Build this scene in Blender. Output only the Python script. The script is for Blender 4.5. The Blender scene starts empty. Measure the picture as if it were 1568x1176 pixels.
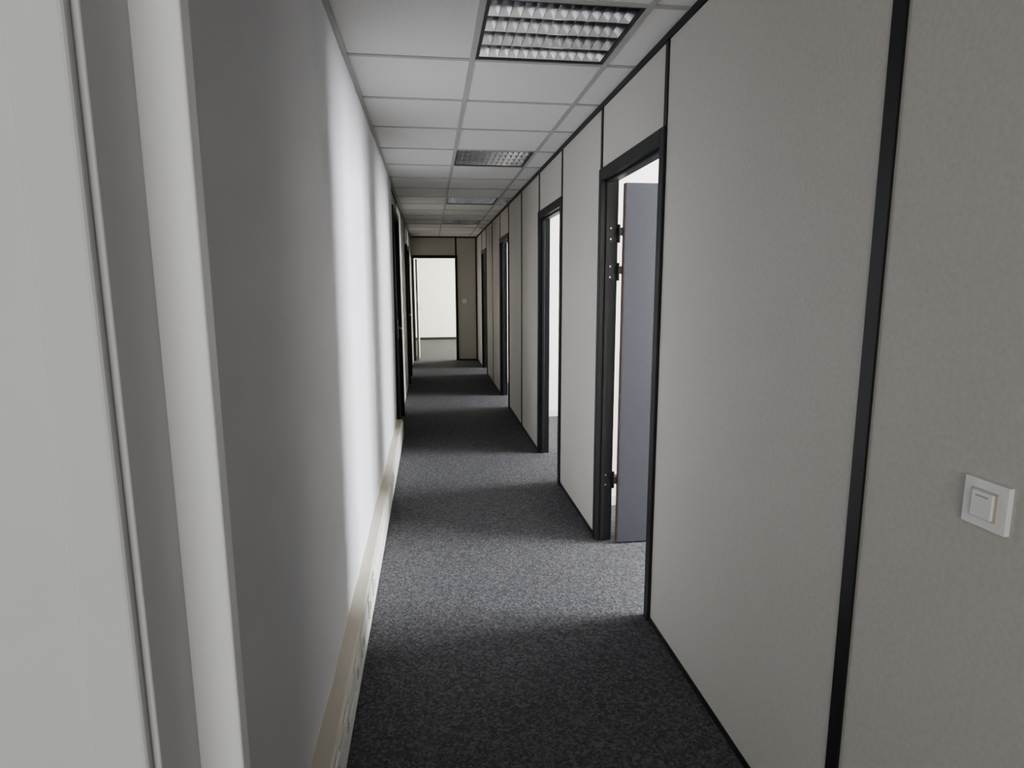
import bpy, math, random
from mathutils import Matrix, Vector, noise
random.seed(3)
scene=bpy.context.scene
COL=scene.collection

# ------------------------------------------------------------------ materials
def newmat(name):
    m=bpy.data.materials.new(name); m.use_nodes=True
    nt=m.node_tree; b=nt.nodes['Principled BSDF']
    return m,nt,b
def N(nt,t,**kw):
    n=nt.nodes.new(t)
    for k,v in kw.items():
        if k in n.inputs: n.inputs[k].default_value=v
        else: setattr(n,k,v)
    return n
def mat(name,c1,c2=None,scale=20,rough=.6,bump=0,bscale=None,metal=0,stretch=None,detail=4,bdist=.002,spec=.5):
    m,nt,b=newmat(name)
    tc=N(nt,'ShaderNodeTexCoord'); mp=N(nt,'ShaderNodeMapping')
    nt.links.new(tc.outputs['Object'],mp.inputs['Vector'])
    if stretch: mp.inputs['Scale'].default_value=stretch
    nz=N(nt,'ShaderNodeTexNoise',Scale=scale,Detail=detail)
    nt.links.new(mp.outputs[0],nz.inputs['Vector'])
    cr=N(nt,'ShaderNodeValToRGB')
    c2=c2 or tuple(x*.93 for x in c1)
    cr.color_ramp.elements[0].position=.3; cr.color_ramp.elements[1].position=.7
    cr.color_ramp.elements[0].color=(*c2,1); cr.color_ramp.elements[1].color=(*c1,1)
    nt.links.new(nz.outputs['Fac'],cr.inputs[0]); nt.links.new(cr.outputs[0],b.inputs['Base Color'])
    b.inputs['Roughness'].default_value=rough; b.inputs['Metallic'].default_value=metal
    b.inputs['Specular IOR Level'].default_value=spec
    if bump:
        n2=N(nt,'ShaderNodeTexNoise',Scale=bscale or scale,Detail=3)
        nt.links.new(mp.outputs[0],n2.inputs['Vector'])
        bp=N(nt,'ShaderNodeBump',Strength=bump,Distance=bdist)
        nt.links.new(n2.outputs['Fac'],bp.inputs['Height']); nt.links.new(bp.outputs[0],b.inputs['Normal'])
    return m
M={}
M['plaster']=mat('plaster_paint_grey',(.67,.67,.69),(.63,.63,.65),scale=3,rough=.75,bump=.2,bscale=60,spec=.3)
M['vinyl']=mat('partition_vinyl_beige',(.57,.55,.505),(.52,.50,.46),scale=90,rough=.6,bump=.2,bscale=260,bdist=.001,spec=.25)
M['white']=mat('white_lacquer',(.66,.66,.65),scale=2,rough=.7,spec=.3)
M['gloss']=mat('white_gloss_casing',(.92,.92,.91),(.90,.90,.89),scale=2,rough=.4)
M['roomwall']=mat('office_wall_cream',(.84,.82,.76),(.82,.80,.74),scale=3,rough=.8)
M['black']=mat('black_aluminium_profile',(.018,.018,.018),(.014,.014,.014),scale=10,rough=.5)
M['frame']=mat('charcoal_door_frame',(.025,.026,.027),(.02,.021,.022),scale=8,rough=.5,spec=.35)
M['leaf']=mat('slate_blue_door_leaf',(.052,.053,.064),(.048,.049,.059),scale=30,rough=.6,spec=.3)
M['wood']=mat('raw_wood_edge',(.16,.11,.08),(.13,.09,.065),scale=15,rough=.6,stretch=(6,6,.6))
M['tbar']=mat('tbar_enamel',(.47,.47,.46),scale=4,rough=.6)
M['trunk']=mat('cable_trunking_pvc',(.60,.56,.47),(.58,.54,.45),scale=4,rough=.45)
M['pvc']=mat('white_pvc',(.82,.82,.80),scale=5,rough=.4)
M['chrome']=mat('polished_aluminium',(.90,.91,.93),(.86,.87,.90),scale=6,rough=.18,metal=1)
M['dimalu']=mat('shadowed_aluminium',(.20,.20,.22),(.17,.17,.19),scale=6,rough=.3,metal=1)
M['steel']=mat('brushed_steel',(.55,.55,.55),(.45,.45,.45),scale=30,rough=.35,metal=1)
M['tube']=mat('fluorescent_tube_glass',(.6,.61,.62),scale=5,rough=.25)
M['slot']=mat('dark_slot',(.03,.03,.03),scale=5,rough=.7)
M['beam']=mat('dark_housing',(.06,.06,.06),scale=5,rough=.5)
# carpet
def carpet():
    m,nt,b=newmat('loop_pile_carpet_charcoal')
    tc=N(nt,'ShaderNodeTexCoord')
    vo=N(nt,'ShaderNodeTexVoronoi',Scale=110); nt.links.new(tc.outputs['Object'],vo.inputs['Vector'])
    nz=N(nt,'ShaderNodeTexNoise',Scale=60,Detail=6,Roughness=.7); nt.links.new(tc.outputs['Object'],nz.inputs['Vector'])
    sep=N(nt,'ShaderNodeSeparateColor'); nt.links.new(vo.outputs['Color'],sep.inputs[0])
    mx=N(nt,'ShaderNodeMath',operation='MULTIPLY_ADD'); nt.links.new(sep.outputs[0],mx.inputs[0]); mx.inputs[1].default_value=.55
    mm=N(nt,'ShaderNodeMath',operation='MULTIPLY'); nt.links.new(nz.outputs['Fac'],mm.inputs[0]); mm.inputs[1].default_value=.5
    nt.links.new(mm.outputs[0],mx.inputs[2])
    cr=N(nt,'ShaderNodeValToRGB'); e=cr.color_ramp.elements
    e[0].position=.15; e[0].color=(.058,.058,.060,1); e[1].position=.85; e[1].color=(.155,.155,.163,1)
    k=e.new(.5); k.color=(.092,.092,.097,1)
    nt.links.new(mx.outputs[0],cr.inputs[0]); nt.links.new(cr.outputs[0],b.inputs['Base Color'])
    b.inputs['Roughness'].default_value=.95; b.inputs['Specular IOR Level'].default_value=.1
    bp=N(nt,'ShaderNodeBump',Strength=.5,Distance=.003)
    nt.links.new(vo.outputs['Distance'],bp.inputs['Height']); nt.links.new(bp.outputs[0],b.inputs['Normal'])
    return m
M['carpet']=carpet()
M['tile']=mat('mineral_fibre_tile',(.77,.76,.74),(.72,.71,.69),scale=120,rough=.9,bump=.3,bscale=180,bdist=.001,spec=.2)
def glass():
    m,nt,b=newmat('window_glass')
    tr=N(nt,'ShaderNodeBsdfTransparent'); gl=N(nt,'ShaderNodeBsdfGlossy',Roughness=.02)
    lw=N(nt,'ShaderNodeLayerWeight',Blend=.15); mx=N(nt,'ShaderNodeMixShader')
    nt.links.new(lw.outputs['Fresnel'],mx.inputs[0]); nt.links.new(tr.outputs[0],mx.inputs[1]); nt.links.new(gl.outputs[0],mx.inputs[2])
    nt.links.new(mx.outputs[0],nt.nodes['Material Output'].inputs['Surface'])
    return m
M['glass']=glass()

# ------------------------------------------------------------------ mesh builder
class MB:
    def __init__(s): s.v=[]; s.f=[]; s.m=[]; s.mats=[]; s.smooth=[]
    def mi(s,k):
        if k not in s.mats: s.mats.append(k)
        return s.mats.index(k)
    def box(s,x0,x1,y0,y1,z0,z1,k):
        b=len(s.v)
        s.v+=[(x0,y0,z0),(x1,y0,z0),(x1,y1,z0),(x0,y1,z0),(x0,y0,z1),(x1,y0,z1),(x1,y1,z1),(x0,y1,z1)]
        for q in ((0,3,2,1),(4,5,6,7),(0,1,5,4),(1,2,6,5),(2,3,7,6),(3,0,4,7)):
            s.f.append([b+i for i in q]); s.m.append(s.mi(k)); s.smooth.append(False)
        return s
    def prism(s,pts,axis,a0,a1,k):
        n=len(pts); b=len(s.v)
        for a in (a0,a1):
            for p in pts:
                s.v.append({'x':(a,p[0],p[1]),'y':(p[0],a,p[1]),'z':(p[0],p[1],a)}[axis])
        s.f.append([b+i for i in range(n)][::-1]); s.f.append([b+n+i for i in range(n)])
        for i in range(n):
            j=(i+1)%n; s.f.append([b+i,b+j,b+n+j,b+n+i])
        for _ in range(n+2): s.m.append(s.mi(k)); s.smooth.append(False)
        return s
    def cyl(s,c,r,axis,a0,a1,k,n=16):
        n0=len(s.smooth)
        s.prism([(c[0]+r*math.cos(2*math.pi*i/n),c[1]+r*math.sin(2*math.pi*i/n)) for i in range(n)],axis,a0,a1,k)
        for i in range(n0+2,len(s.smooth)): s.smooth[i]=True
        return s
    def obj(s,name,parent=None,bevel=0,seg=2,loc=None):
        me=bpy.data.meshes.new(name)
        vs=s.v
        if loc: vs=[(x-loc[0],y-loc[1],z-loc[2]) for x,y,z in vs]
        me.from_pydata(vs,[],s.f)
        for k in s.mats: me.materials.append(M[k])
        for p,i,sm in zip(me.polygons,s.m,s.smooth): p.material_index=i; p.use_smooth=sm
        import bmesh
        bm=bmesh.new(); bm.from_mesh(me); bmesh.ops.recalc_face_normals(bm,faces=bm.faces); bm.to_mesh(me); bm.free()
        me.update()
        o=bpy.data.objects.new(name,me); COL.objects.link(o)
        if loc: o.location=loc
        if parent: o.parent=parent
        if bevel:
            md=o.modifiers.new('bevel','BEVEL'); md.width=bevel; md.segments=seg; md.limit_method='ANGLE'
        return o
def empty(name,loc=(0,0,0)):
    e=bpy.data.objects.new(name,None); e.location=loc; e.empty_display_size=.1; COL.objects.link(e); return e

# ------------------------------------------------------------------ dimensions
XR=.965; XT=1.04      # right partition faces
H=2.51
XE=4.6                # exterior wall inside face
YB=-3.0; YEND=12.6; YFAR=17.6
XLOB=-2.6             # left side of the space behind the doorway
ROOM=[3.95,6.9,9.5]   # cross partitions

# ------------------------------------------------------------------ floor / ceiling
MB().box(XLOB-.15,XE+.2,YB-.2,YFAR+.2,-.12,0,'carpet').obj('floor')
lumY=[2.264,4.664,7.064,9.464]
c=MB()
xs=[.21+.6*i for i in range(-6,9)]
ys=[2.864+.6*i for i in range(-11,26)]
for i in range(len(xs)-1):
    for j in range(len(ys)-1):
        if abs(xs[i]-.21)<.01 and any(abs(ys[j]-y)<.01 for y in lumY): continue
        x0=max(xs[i],XLOB); x1=min(xs[i+1],XE+.1); y0=max(ys[j],YB-.1); y1=min(ys[j+1],YFAR+.1)
        if x1<=x0 or y1<=y0: continue
        c.box(x0+.001,x1-.001,y0+.001,y1-.001,H,H+.02,'tile')
for x in xs:
    if XLOB<x<XE: c.box(x-.012,x+.012,YB,YFAR,H-.005,H+.012,'tbar')
for y in ys:
    if YB<y<YFAR: c.box(XLOB,XE,y-.012,y+.012,H-.0045,H+.011,'tbar')
c.box(XLOB-.15,XE+.2,YB-.2,YFAR+.2,H+.16,H+.22,'tile')
c.obj('ceiling')

# ------------------------------------------------------------------ right partition
doorsR=[(2.47,3.43),(4.43,5.39),(7.45,8.41),(10.42,11.38)]
joints=[-1.25,0.0-.02,1.20,6.40,9.42]
w=MB()
def panels(y0,y1):
    cuts=[y0]+[j+.02 for j in joints if y0<j+.02<y1]+[y1]
    for a,b in zip(cuts,cuts[1:]): w.box(XR,XT,a+.001,b-.001,0,H+.02,'vinyl')
cur=YB
for a,b in doorsR:
    panels(cur,a); w.box(XR,XT,a,b,2.15,H+.02,'vinyl'); cur=b
panels(cur,YEND)
w.obj('wall_right')
t=MB(); P=.006
for j in joints: t.box(XR-P,XR+.002,j,j+.04,0,H,'black')
for a,b in doorsR:
    t.box(XR-P,XR+.002,a,a+.03,2.16,H,'black'); t.box(XR-P,XR+.002,b-.03,b,2.16,H,'black')
t.box(XR-.012,XR+.002,YB,YEND,H-.028,H-.003,'black')
cur=YB
for a,b in doorsR+[(YEND,YEND)]:
    t.box(XR-.006,XR+.002,cur,a,0,.022,'black'); cur=b
t.obj('trim_1')

def right_door(n,y0,y1,hinge,ang=90):
    e=empty('door_%d'%n,(XR,(y0+y1)/2,0))
    def P_(mb,name,**k):
        o=mb.obj(name,**k); o.parent=e; o.matrix_parent_inverse=Matrix.Translation(e.location).inverted(); return o
    f=MB(); X0=XR-.014; X1=XT+.014
    f.box(X0,X1,y0,y0+.05,0,2.16,'frame'); f.box(X0,X1,y1-.05,y1,0,2.16,'frame')
    f.box(X0,X1,y0+.05,y1-.05,2.095,2.16,'frame')
    f.box(X0+.03,X0+.055,y0+.05,y0+.062,0,2.095,'frame'); f.box(X0+.03,X0+.055,y1-.062,y1-.05,0,2.095,'frame')
    f.box(X0+.03,X0+.055,y0+.062,y1-.062,2.083,2.095,'frame')
    P_(f,'frame',bevel=.003)
    W=(y1-y0)-.11
    if hinge=='far': ya,yb=y1-.125,y1-.085
    else: ya,yb=y0+.06,y0+.10
    l=MB(); xs0=XT+.030
    l.box(xs0,xs0+W,ya,yb,.012,2.075,'leaf')
    l.box(xs0-.003,xs0,ya+.001,yb-.001,.012,2.075,'wood')
    l.box(xs0+W,xs0+W+.004,ya+.001,yb-.001,.012,2.075,'wood')
    P_(l,'leaf',bevel=.0015)
    h=MB()
    for z in (.38,1.60,1.81):
        yj=y1-.05 if hinge=='far' else y0+.05
        s=-1 if hinge=='far' else 1
        h.box(XT-.045,XT+.012,min(yj,yj+s*.006),max(yj,yj+s*.006),z-.045,z+.045,'black')
        ym=(ya+yb)/2
        h.box(XT+.005,xs0+.01,min(yj,ym),max(yj,ym),z-.012,z+.03,'black')
        h.cyl((XT+.014,yj+s*.012),.009,'z',z-.05,z+.05,'black')
        for dz in (-.03,.03):
            h.cyl((XT-.03,z+dz),.005,'y',min(yj,yj+s*.008),max(yj,yj+s*.008),'steel',8)
    P_(h,'hinges')
    k=MB(); xk=xs0+W-.06
    for yy,s in ((ya,-1),(yb,1)):
        k.box(xk-.02,xk+.02,min(yy,yy+s*.006),max(yy,yy+s*.006),.93,1.15,'steel')
        k.cyl((xk,1.05),.009,'y',min(yy,yy+s*.05),max(yy,yy+s*.05),'steel',12)
        k.box(xk-.12,xk+.01,min(yy+s*.04,yy+s*.055),max(yy+s*.04,yy+s*.055),1.04,1.06,'steel')
    P_(k,'handle',bevel=.002)
right_door(1,*doorsR[0],'far')
right_door(2,*doorsR[1],'near')
right_door(3,*doorsR[2],'near')
right_door(4,*doorsR[3],'near')

# ------------------------------------------------------------------ end wall
DX0,DX1=-.36,.57
ew=MB()
ew.box(-1.9,DX0,YEND,YEND+.075,0,H+.02,'vinyl'); ew.box(DX1,XE,YEND,YEND+.075,0,H+.02,'vinyl')
ew.box(DX0,DX1,YEND,YEND+.075,2.13,H+.02,'vinyl')
ew.obj('wall_end')
t=MB()
t.box(DX1-.045,DX1-.012,YEND-.006,YEND+.002,2.14,H,'black')
t.box(-.36,XR,YEND-.008,YEND+.002,H-.026,H-.003,'black')
t.box(DX1,XR,YEND-.006,YEND+.002,0,.022,'black'); t.box(XR-.03,XR-.006,YEND-.008,YEND+.002,.02,H-.03,'black')
t.obj('trim_2')
e=empty('door_5',((DX0+DX1)/2,YEND,0))
def PE(mb,name,**k):
    o=mb.obj(name,**k); o.parent=e; o.matrix_parent_inverse=Matrix.Translation(e.location).inverted(); return o
f=MB()
f.box(DX0,DX0+.05,YEND-.014,YEND+.09,0,2.14,'frame'); f.box(DX1-.05,DX1,YEND-.014,YEND+.09,0,2.14,'frame')
f.box(DX0+.05,DX1-.05,YEND-.014,YEND+.09,2.08,2.14,'frame'); PE(f,'frame',bevel=.003)
l=MB(); l.box(-.285,-.245,YEND+.10,YEND+.92,.012,2.065,'white'); PE(l,'leaf',bevel=.002)
k=MB(); k.box(-.245,-.239,YEND+.82,YEND+.86,.93,1.15,'steel'); k.cyl((YEND+.84,1.05),.009,'x',-.245,-.19,'steel',12)
k.box(-.205,-.19,YEND+.73,YEND+.85,1.04,1.06,'steel'); PE(k,'handle',bevel=.002)

# ------------------------------------------------------------------ left plaster wall (slightly uneven)
XL=-.344; YP=6.10
y0,y1=.90,YP; ny,nz=220,60
vs=[];fs=[]
def wallx(y,z):
    lean=-.020*(1-z/H)
    d=.006*noise.noise(Vector((0,y*1.3,z*.35)))+.0025*noise.noise(Vector((5,y*4.2,z*.5)))+.0012*noise.noise(Vector((9,y*9,z*2.5)))
    for yj in (1.35,1.95,3.2,4.4,5.6): d+=.0035*math.exp(-((y-yj)/.09)**2)
    return XL+lean+d
for i in range(ny+1):
    for j in range(nz+1):
        y=y0+(y1-y0)*i/ny; z=(H+.02)*j/nz; vs.append((wallx(y,z),y,z))
for i in range(ny):
    for j in range(nz):
        a=i*(nz+1)+j; fs.append((a,a+nz+1,a+nz+2,a+1))
n0=len(vs)
vs+=[(-.44,y0,0),(-.44,y1,0),(-.44,y1,H+.02),(-.44,y0,H+.02)]
fs.append((n0,n0+1,n0+2,n0+3))
fs.append([n0,n0+3]+[j for j in range(nz,-1,-1)])
fs.append([n0+1]+[ny*(nz+1)+j for j in range(nz+1)]+[n0+2])
me=bpy.data.meshes.new('wall_left'); me.from_pydata(vs,[],fs); me.materials.append(M['plaster'])
for p in me.polygons[:ny*nz]: p.use_smooth=True
me.update()
o=bpy.data.objects.new('wall_left',me); COL.objects.link(o)
import bmesh
bm=bmesh.new(); bm.from_mesh(me); bmesh.ops.recalc_face_normals(bm,faces=bm.faces); bm.to_mesh(me); bm.free()
MB().box(XL-.01,XL+.018,.90,YEND,H-.014,H-.0055,'tbar').obj('trim_3')

# left far partition with two closed doors
XP=-.365
lw=MB(); doorsL=[(YP+.02,7.20),(9.55,10.49)]
cur=YP+.001
for a,b in doorsL:
    lw.box(XP-.075,XP,cur,a,0,H+.02,'vinyl'); lw.box(XP-.075,XP,a,b,2.30 if a<7 else 2.16,H+.02,'vinyl'); cur=b
lw.box(XP-.075,XP,cur,YEND,0,H+.02,'vinyl')
lw.obj('wall_left_partition')
t=MB()
for y in (7.20,8.45,9.52,10.49,11.5): t.box(XP-.002,XP+.006,y,y+.035,0,H,'black')
t.box(XP-.002,XP+.008,YP+.01,YEND,H-.03,H-.015,'black')
t.obj('trim_4')
for n,(a,b) in zip((6,7),doorsL):
    e=empty('door_%d'%n,(XP,(a+b)/2,0)); top=2.30 if n==6 else 2.16
    f=MB(); f.box(XP-.09,XP+.035,a,a+.05,0,top,'frame'); f.box(XP-.09,XP+.035,b-.05,b,0,top,'frame'); f.box(XP-.09,XP+.035,a+.05,b-.05,top-.06,top,'frame')
    PE(f,'frame',bevel=.003)
    l=MB(); l.box(XP-.05,XP-.01,a+.052,b-.052,.01,top-.062,'leaf'); PE(l,'leaf',bevel=.002)
    k=MB(); yk=b-.12
    k.box(XP-.01,XP-.004,yk-.02,yk+.02,.93,1.15,'steel'); k.cyl((yk,1.05),.009,'x',XP-.01,XP+.045,'steel',12); k.box(XP+.03,XP+.045,yk-.12,yk+.01,1.04,1.06,'steel')
    PE(k,'handle',bevel=.002)

# cable trunking skirting along left wall, with sockets
TX=-.303; TH=.195
e=empty('baseboard_left',(TX,3.6,0))
b=MB()
b.prism([(-.40,0.0),(TX,0.0),(TX,TH-.012),(TX-.008,TH),(-.40,TH)],'y',.91,YP-.01,'trunk')
b.box(TX,TX+.003,.91,YP-.01,.02,.085,'pvc'); b.box(TX,TX+.003,.91,YP-.01,.10,.175,'pvc')
PE(b,'duct')
s=MB()
for y in (1.55,1.75,2.02,2.22,2.50,2.70,4.1,4.3):
    s.box(TX+.003,TX+.010,y,y+.085,.095,.18,'pvc')
    s.cyl((y+.0425,.137),.022,'x',TX+.0095,TX+.0115,'trunk',16)
    for dy in (-.009,.009): s.cyl((y+.0425+dy,.137),.003,'x',TX+.011,TX+.0122,'slot',8)
PE(s,'sockets',bevel=.0015)

# ------------------------------------------------------------------ left foreground doorway lining
e=empty('door_8',(-.36,.82,0))
d=MB()
d.box(-.372,-.300,.868,.902,0,H-.016,'gloss')
PE(d,'casing',bevel=.004,seg=3)
d=MB(); d.box(-.52,-.3605,.752,.90,0,H-.016,'white'); PE(d,'lining',bevel=.003,seg=3)
d=MB(); d.box(-.43,-.368,.735,.7515,0,H-.016,'white'); PE(d,'stop_bead',bevel=.006,seg=3)
fw=MB(); fw.box(XLOB,-.40,.745,.90,0,H+.02,'white'); fw.obj('wall_front_left')

# ------------------------------------------------------------------ outer shell, office partitions, windows
WZ0,WZ1=.75,2.40
def wall_with_windows_x(name,x0,x1,ya,yb,wins,z0=WZ0,z1=WZ1):
    w=MB(); cur=ya
    for a,b in wins:
        w.box(x0,x1,cur,a,0,H+.02,'roomwall'); w.box(x0,x1,a,b,0,z0,'roomwall'); w.box(x0,x1,a,b,z1,H+.02,'roomwall'); cur=b
    w.box(x0,x1,cur,yb,0,H+.02,'roomwall'); w.obj(name)
wins=[(1.6,3.1),(4.1,5.4),(7.2,8.5),(10.2,11.5),(13.6,16.4)]
wall_with_windows_x('wall_exterior',XE,XE+.2,YB,YFAR,wins)
def window(n,x,y0,y1,z0=WZ0,z1=WZ1,axis='x'):
    m=MB()
    def B(a0,a1,b0,b1,z0,z1,k):
        if axis=='x': m.box(a0,a1,b0,b1,z0,z1,k)
        else: m.box(b0,b1,a0,a1,z0,z1,k)
    t=.05; ym=(y0+y1)/2
    B(x,x+.06,y0,y0+t,z0,z1,'pvc');B(x,x+.06,y1-t,y1,z0,z1,'pvc');B(x,x+.06,ym-t/2,ym+t/2,z0+t,z1-t,'pvc')
    B(x,x+.06,y0+t,y1-t,z0,z0+t,'pvc');B(x,x+.06,y0+t,y1-t,z1-t,z1,'pvc')
    B(x+.028,x+.032,y0+t,ym-t/2,z0+t,z1-t,'glass');B(x+.028,x+.032,ym+t/2,y1-t,z0+t,z1-t,'glass')
    m.obj('window_%d'%n)
for i,(a,b) in enumerate(wins): window(i+1,XE+.07,a,b)
for i,y in enumerate(ROOM):
    MB().box(XT,XE,y,y+.075,0,H+.02,'roomwall').obj('wall_partition_%d'%(i+1))
    MB().box(XT+.02,XE-.01,y-.012,y,0,.07,'white').obj('baseboard_partition_%d'%(i+1))
MB().box(XT,XE,.40,.475,0,H+.02,'roomwall').obj('wall_partition_4')
fwl=MB(); fwl.box(-1.9,XE,YFAR,YFAR+.2,0,H+.02,'roomwall'); fwl.obj('wall_back')
MB().box(-1.9,XE-.01,YFAR-.012,YFAR,0,.07,'frame').obj('baseboard_back')
MB().box(-2.05,-1.9,YEND,YFAR,0,H+.02,'roomwall').obj('wall_end_room_left')
# lobby behind the camera
w=MB(); q0,q1=-2.3,-.1
w.box(XLOB-.15,XLOB,YB,q0,0,H+.02,'white'); w.box(XLOB-.15,XLOB,q1,.90,0,H+.02,'white'); w.box(XLOB-.15,XLOB,q0,q1,0,WZ0,'white'); w.box(XLOB-.15,XLOB,q0,q1,WZ1,H+.02,'white')
w.obj('wall_lobby_left')
window(7,XLOB-.11,q0,q1)  # unseen lobby window, added to bring more light onto the right partition
w=MB(); wx0,wx1=-2.0,.4
w.box(XLOB,wx0,YB-.2,YB,0,H+.02,'white');w.box(wx1,XE,YB-.2,YB,0,H+.02,'white');w.box(wx0,wx1,YB-.2,YB,0,WZ0,'white');w.box(wx0,wx1,YB-.2,YB,WZ1,H+.02,'white')
w.obj('wall_lobby_back')
window(6,YB-.13,wx0,wx1,axis='y')

# ------------------------------------------------------------------ ceiling luminaires (parabolic louvre, 4 tubes)
def luminaire(y0):
    x0=.21; cx=x0+.3; cy=y0+.3
    e=bpy.data.objects.new('recessed_ceiling_light',None); e.location=(cx,cy,H); COL.objects.link(e)
    def P_(mb,name,**k):
        o=mb.obj(name,**k); o.parent=e; o.matrix_parent_inverse=Matrix.Translation(e.location).inverted(); return o
    a,b=x0+.013,x0+.587; c_,d_=y0+.013,y0+.587
    r=MB(); z0=H-.002; zt=H+.10
    r.box(a,b,c_,d_,zt,zt+.004,'pvc')
    for q in ((a,a+.012,c_,d_),(b-.012,b,c_,d_),(a+.012,b-.012,c_,c_+.012),(a+.012,b-.012,d_-.012,d_)):
        r.box(*q,z0,zt,'beam')
    P_(r,'housing')
    l=MB(); A,B=a+.014,b-.014; C,D=c_+.014,d_-.014
    step=(D-C)/4; zb=H+.003; zl=H+.050
    for i in range(5):
        y=C+step*i; wd=.018
        lo,hi=max(C,y-wd),min(D,y+wd)
        mid=min(max(y,C+.002),D-.002)
        l.prism([(mid-.002,zb),(mid+.002,zb),(hi,zl),(lo,zl)],'x',A,B,'chrome')
    nb=13
    for i in range(nb+1):
        x=A+(B-A)*i/nb
        lo,hi=max(A,x-.005),min(B,x+.005); mid=min(max(x,A+.001),B-.001)
        for j in range(4):
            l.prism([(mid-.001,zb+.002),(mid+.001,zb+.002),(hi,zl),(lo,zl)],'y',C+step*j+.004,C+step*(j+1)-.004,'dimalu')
    P_(l,'louvre')
    t=MB()
    for j in range(4): t.cyl((C+step*(j+.5),H+.072),.013,'x',A+.01,B-.01,'tube')
    P_(t,'tubes')
    g=MB()
    for j in range(4):
        yc=C+step*(j+.5); R=step/2-.002; pr=None
        for q in range(9):
            an=math.pi*q/8; pt=(yc+R*math.cos(an),H+.056+.038*math.sin(an))
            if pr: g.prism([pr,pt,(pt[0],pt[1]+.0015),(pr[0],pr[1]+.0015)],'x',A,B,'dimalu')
            pr=pt
    P_(g,'reflector')
for y in lumY: luminaire(y)

# smoke detectors
for (x,y) in ((.885,7.3),(.885,10.6)):
    m=MB(); m.cyl((x,y),.05,'z',H-.02,H,'pvc',24); m.cyl((x,y),.032,'z',H-.04,H-.02,'pvc',24); m.obj('smoke_detector',bevel=.004)

# ------------------------------------------------------------------ switches
def switch(cxyz,axis):
    x,y,z=cxyz; m=MB(); h=.0425
    if axis=='x':
        m.box(x-.010,x,y-h,y+h,z-h,z+h,'pvc'); m.box(x-.0125,x-.009,y-.026,y+.026,z-.026,z+.026,'trunk')
        m.box(x-.0175,x-.011,y-.020,y+.020,z-.023,z+.023,'pvc'); m.box(x-.0180,x-.0170,y-.012,y+.012,z+.014,z+.017,'steel')
    else:
        m.box(x-h,x+h,y-.010,y,z-h,z+h,'pvc'); m.box(x-.022,x+.022,y-.015,y-.009,z-.024,z+.024,'pvc')
    m.obj('light_switch',bevel=.003,seg=3)
switch((XR,.897,1.142),'x'); switch((.70,YEND,1.22),'y')

# ------------------------------------------------------------------ lights
def area(name,loc,rot,sx,sy,power,col):
    l=bpy.data.lights.new(name,'AREA'); l.shape='RECTANGLE'; l.size=sx; l.size_y=sy; l.energy=power; l.color=col
    o=bpy.data.objects.new(name,l); o.location=loc; o.rotation_euler=rot; COL.objects.link(o); return o
sky=(.95,.965,1.0)
for i,((a,b),p) in enumerate(zip(wins,(760,540,450,370,900))):
    area('window_daylight_%d'%(i+1),(XE+.25,(a+b)/2,(WZ0+WZ1)/2),(0,math.radians(90),0),WZ1-WZ0,b-a,p,sky if i<4 else (1,.97,.88))
area('window_daylight_6',(-.8,YB-.25,1.6),(math.radians(90),0,0),2.4,1.6,64,(1,.985,.965))
area('window_daylight_7',(XLOB-.2,(q0+q1)/2,1.6),(0,math.radians(-90),0),1.6,q1-q0,9,(1,.985,.965))  # added side fill that brightens the near right partition
wd=bpy.data.worlds.new('overcast_sky'); scene.world=wd; wd.use_nodes=True
wd.node_tree.nodes['Background'].inputs[0].default_value=(.75,.83,.95,1); wd.node_tree.nodes['Background'].inputs[1].default_value=.6

# ------------------------------------------------------------------ camera
th,ps,ro=math.radians(9.2),math.radians(7.6),math.radians(-.2)
F=Vector((math.sin(ps)*math.cos(th),math.cos(ps)*math.cos(th),-math.sin(th)))
R=Vector((math.cos(ps),-math.sin(ps),0)); U=R.cross(F)
R2=R*math.cos(ro)+U*math.sin(ro); U2=-R*math.sin(ro)+U*math.cos(ro)
cam=bpy.data.cameras.new('camera'); cam.sensor_width=36; cam.lens=928/1568*36; cam.clip_start=.02
co=bpy.data.objects.new('camera',cam); COL.objects.link(co)
mw=Matrix((R2,U2,-F)).transposed().to_4x4(); mw.translation=Vector((0,0,1.524)); co.matrix_world=mw
scene.camera=co
scene.view_settings.view_transform='AgX'
scene.view_settings.look='AgX - Medium High Contrast'
scene.view_settings.exposure=0
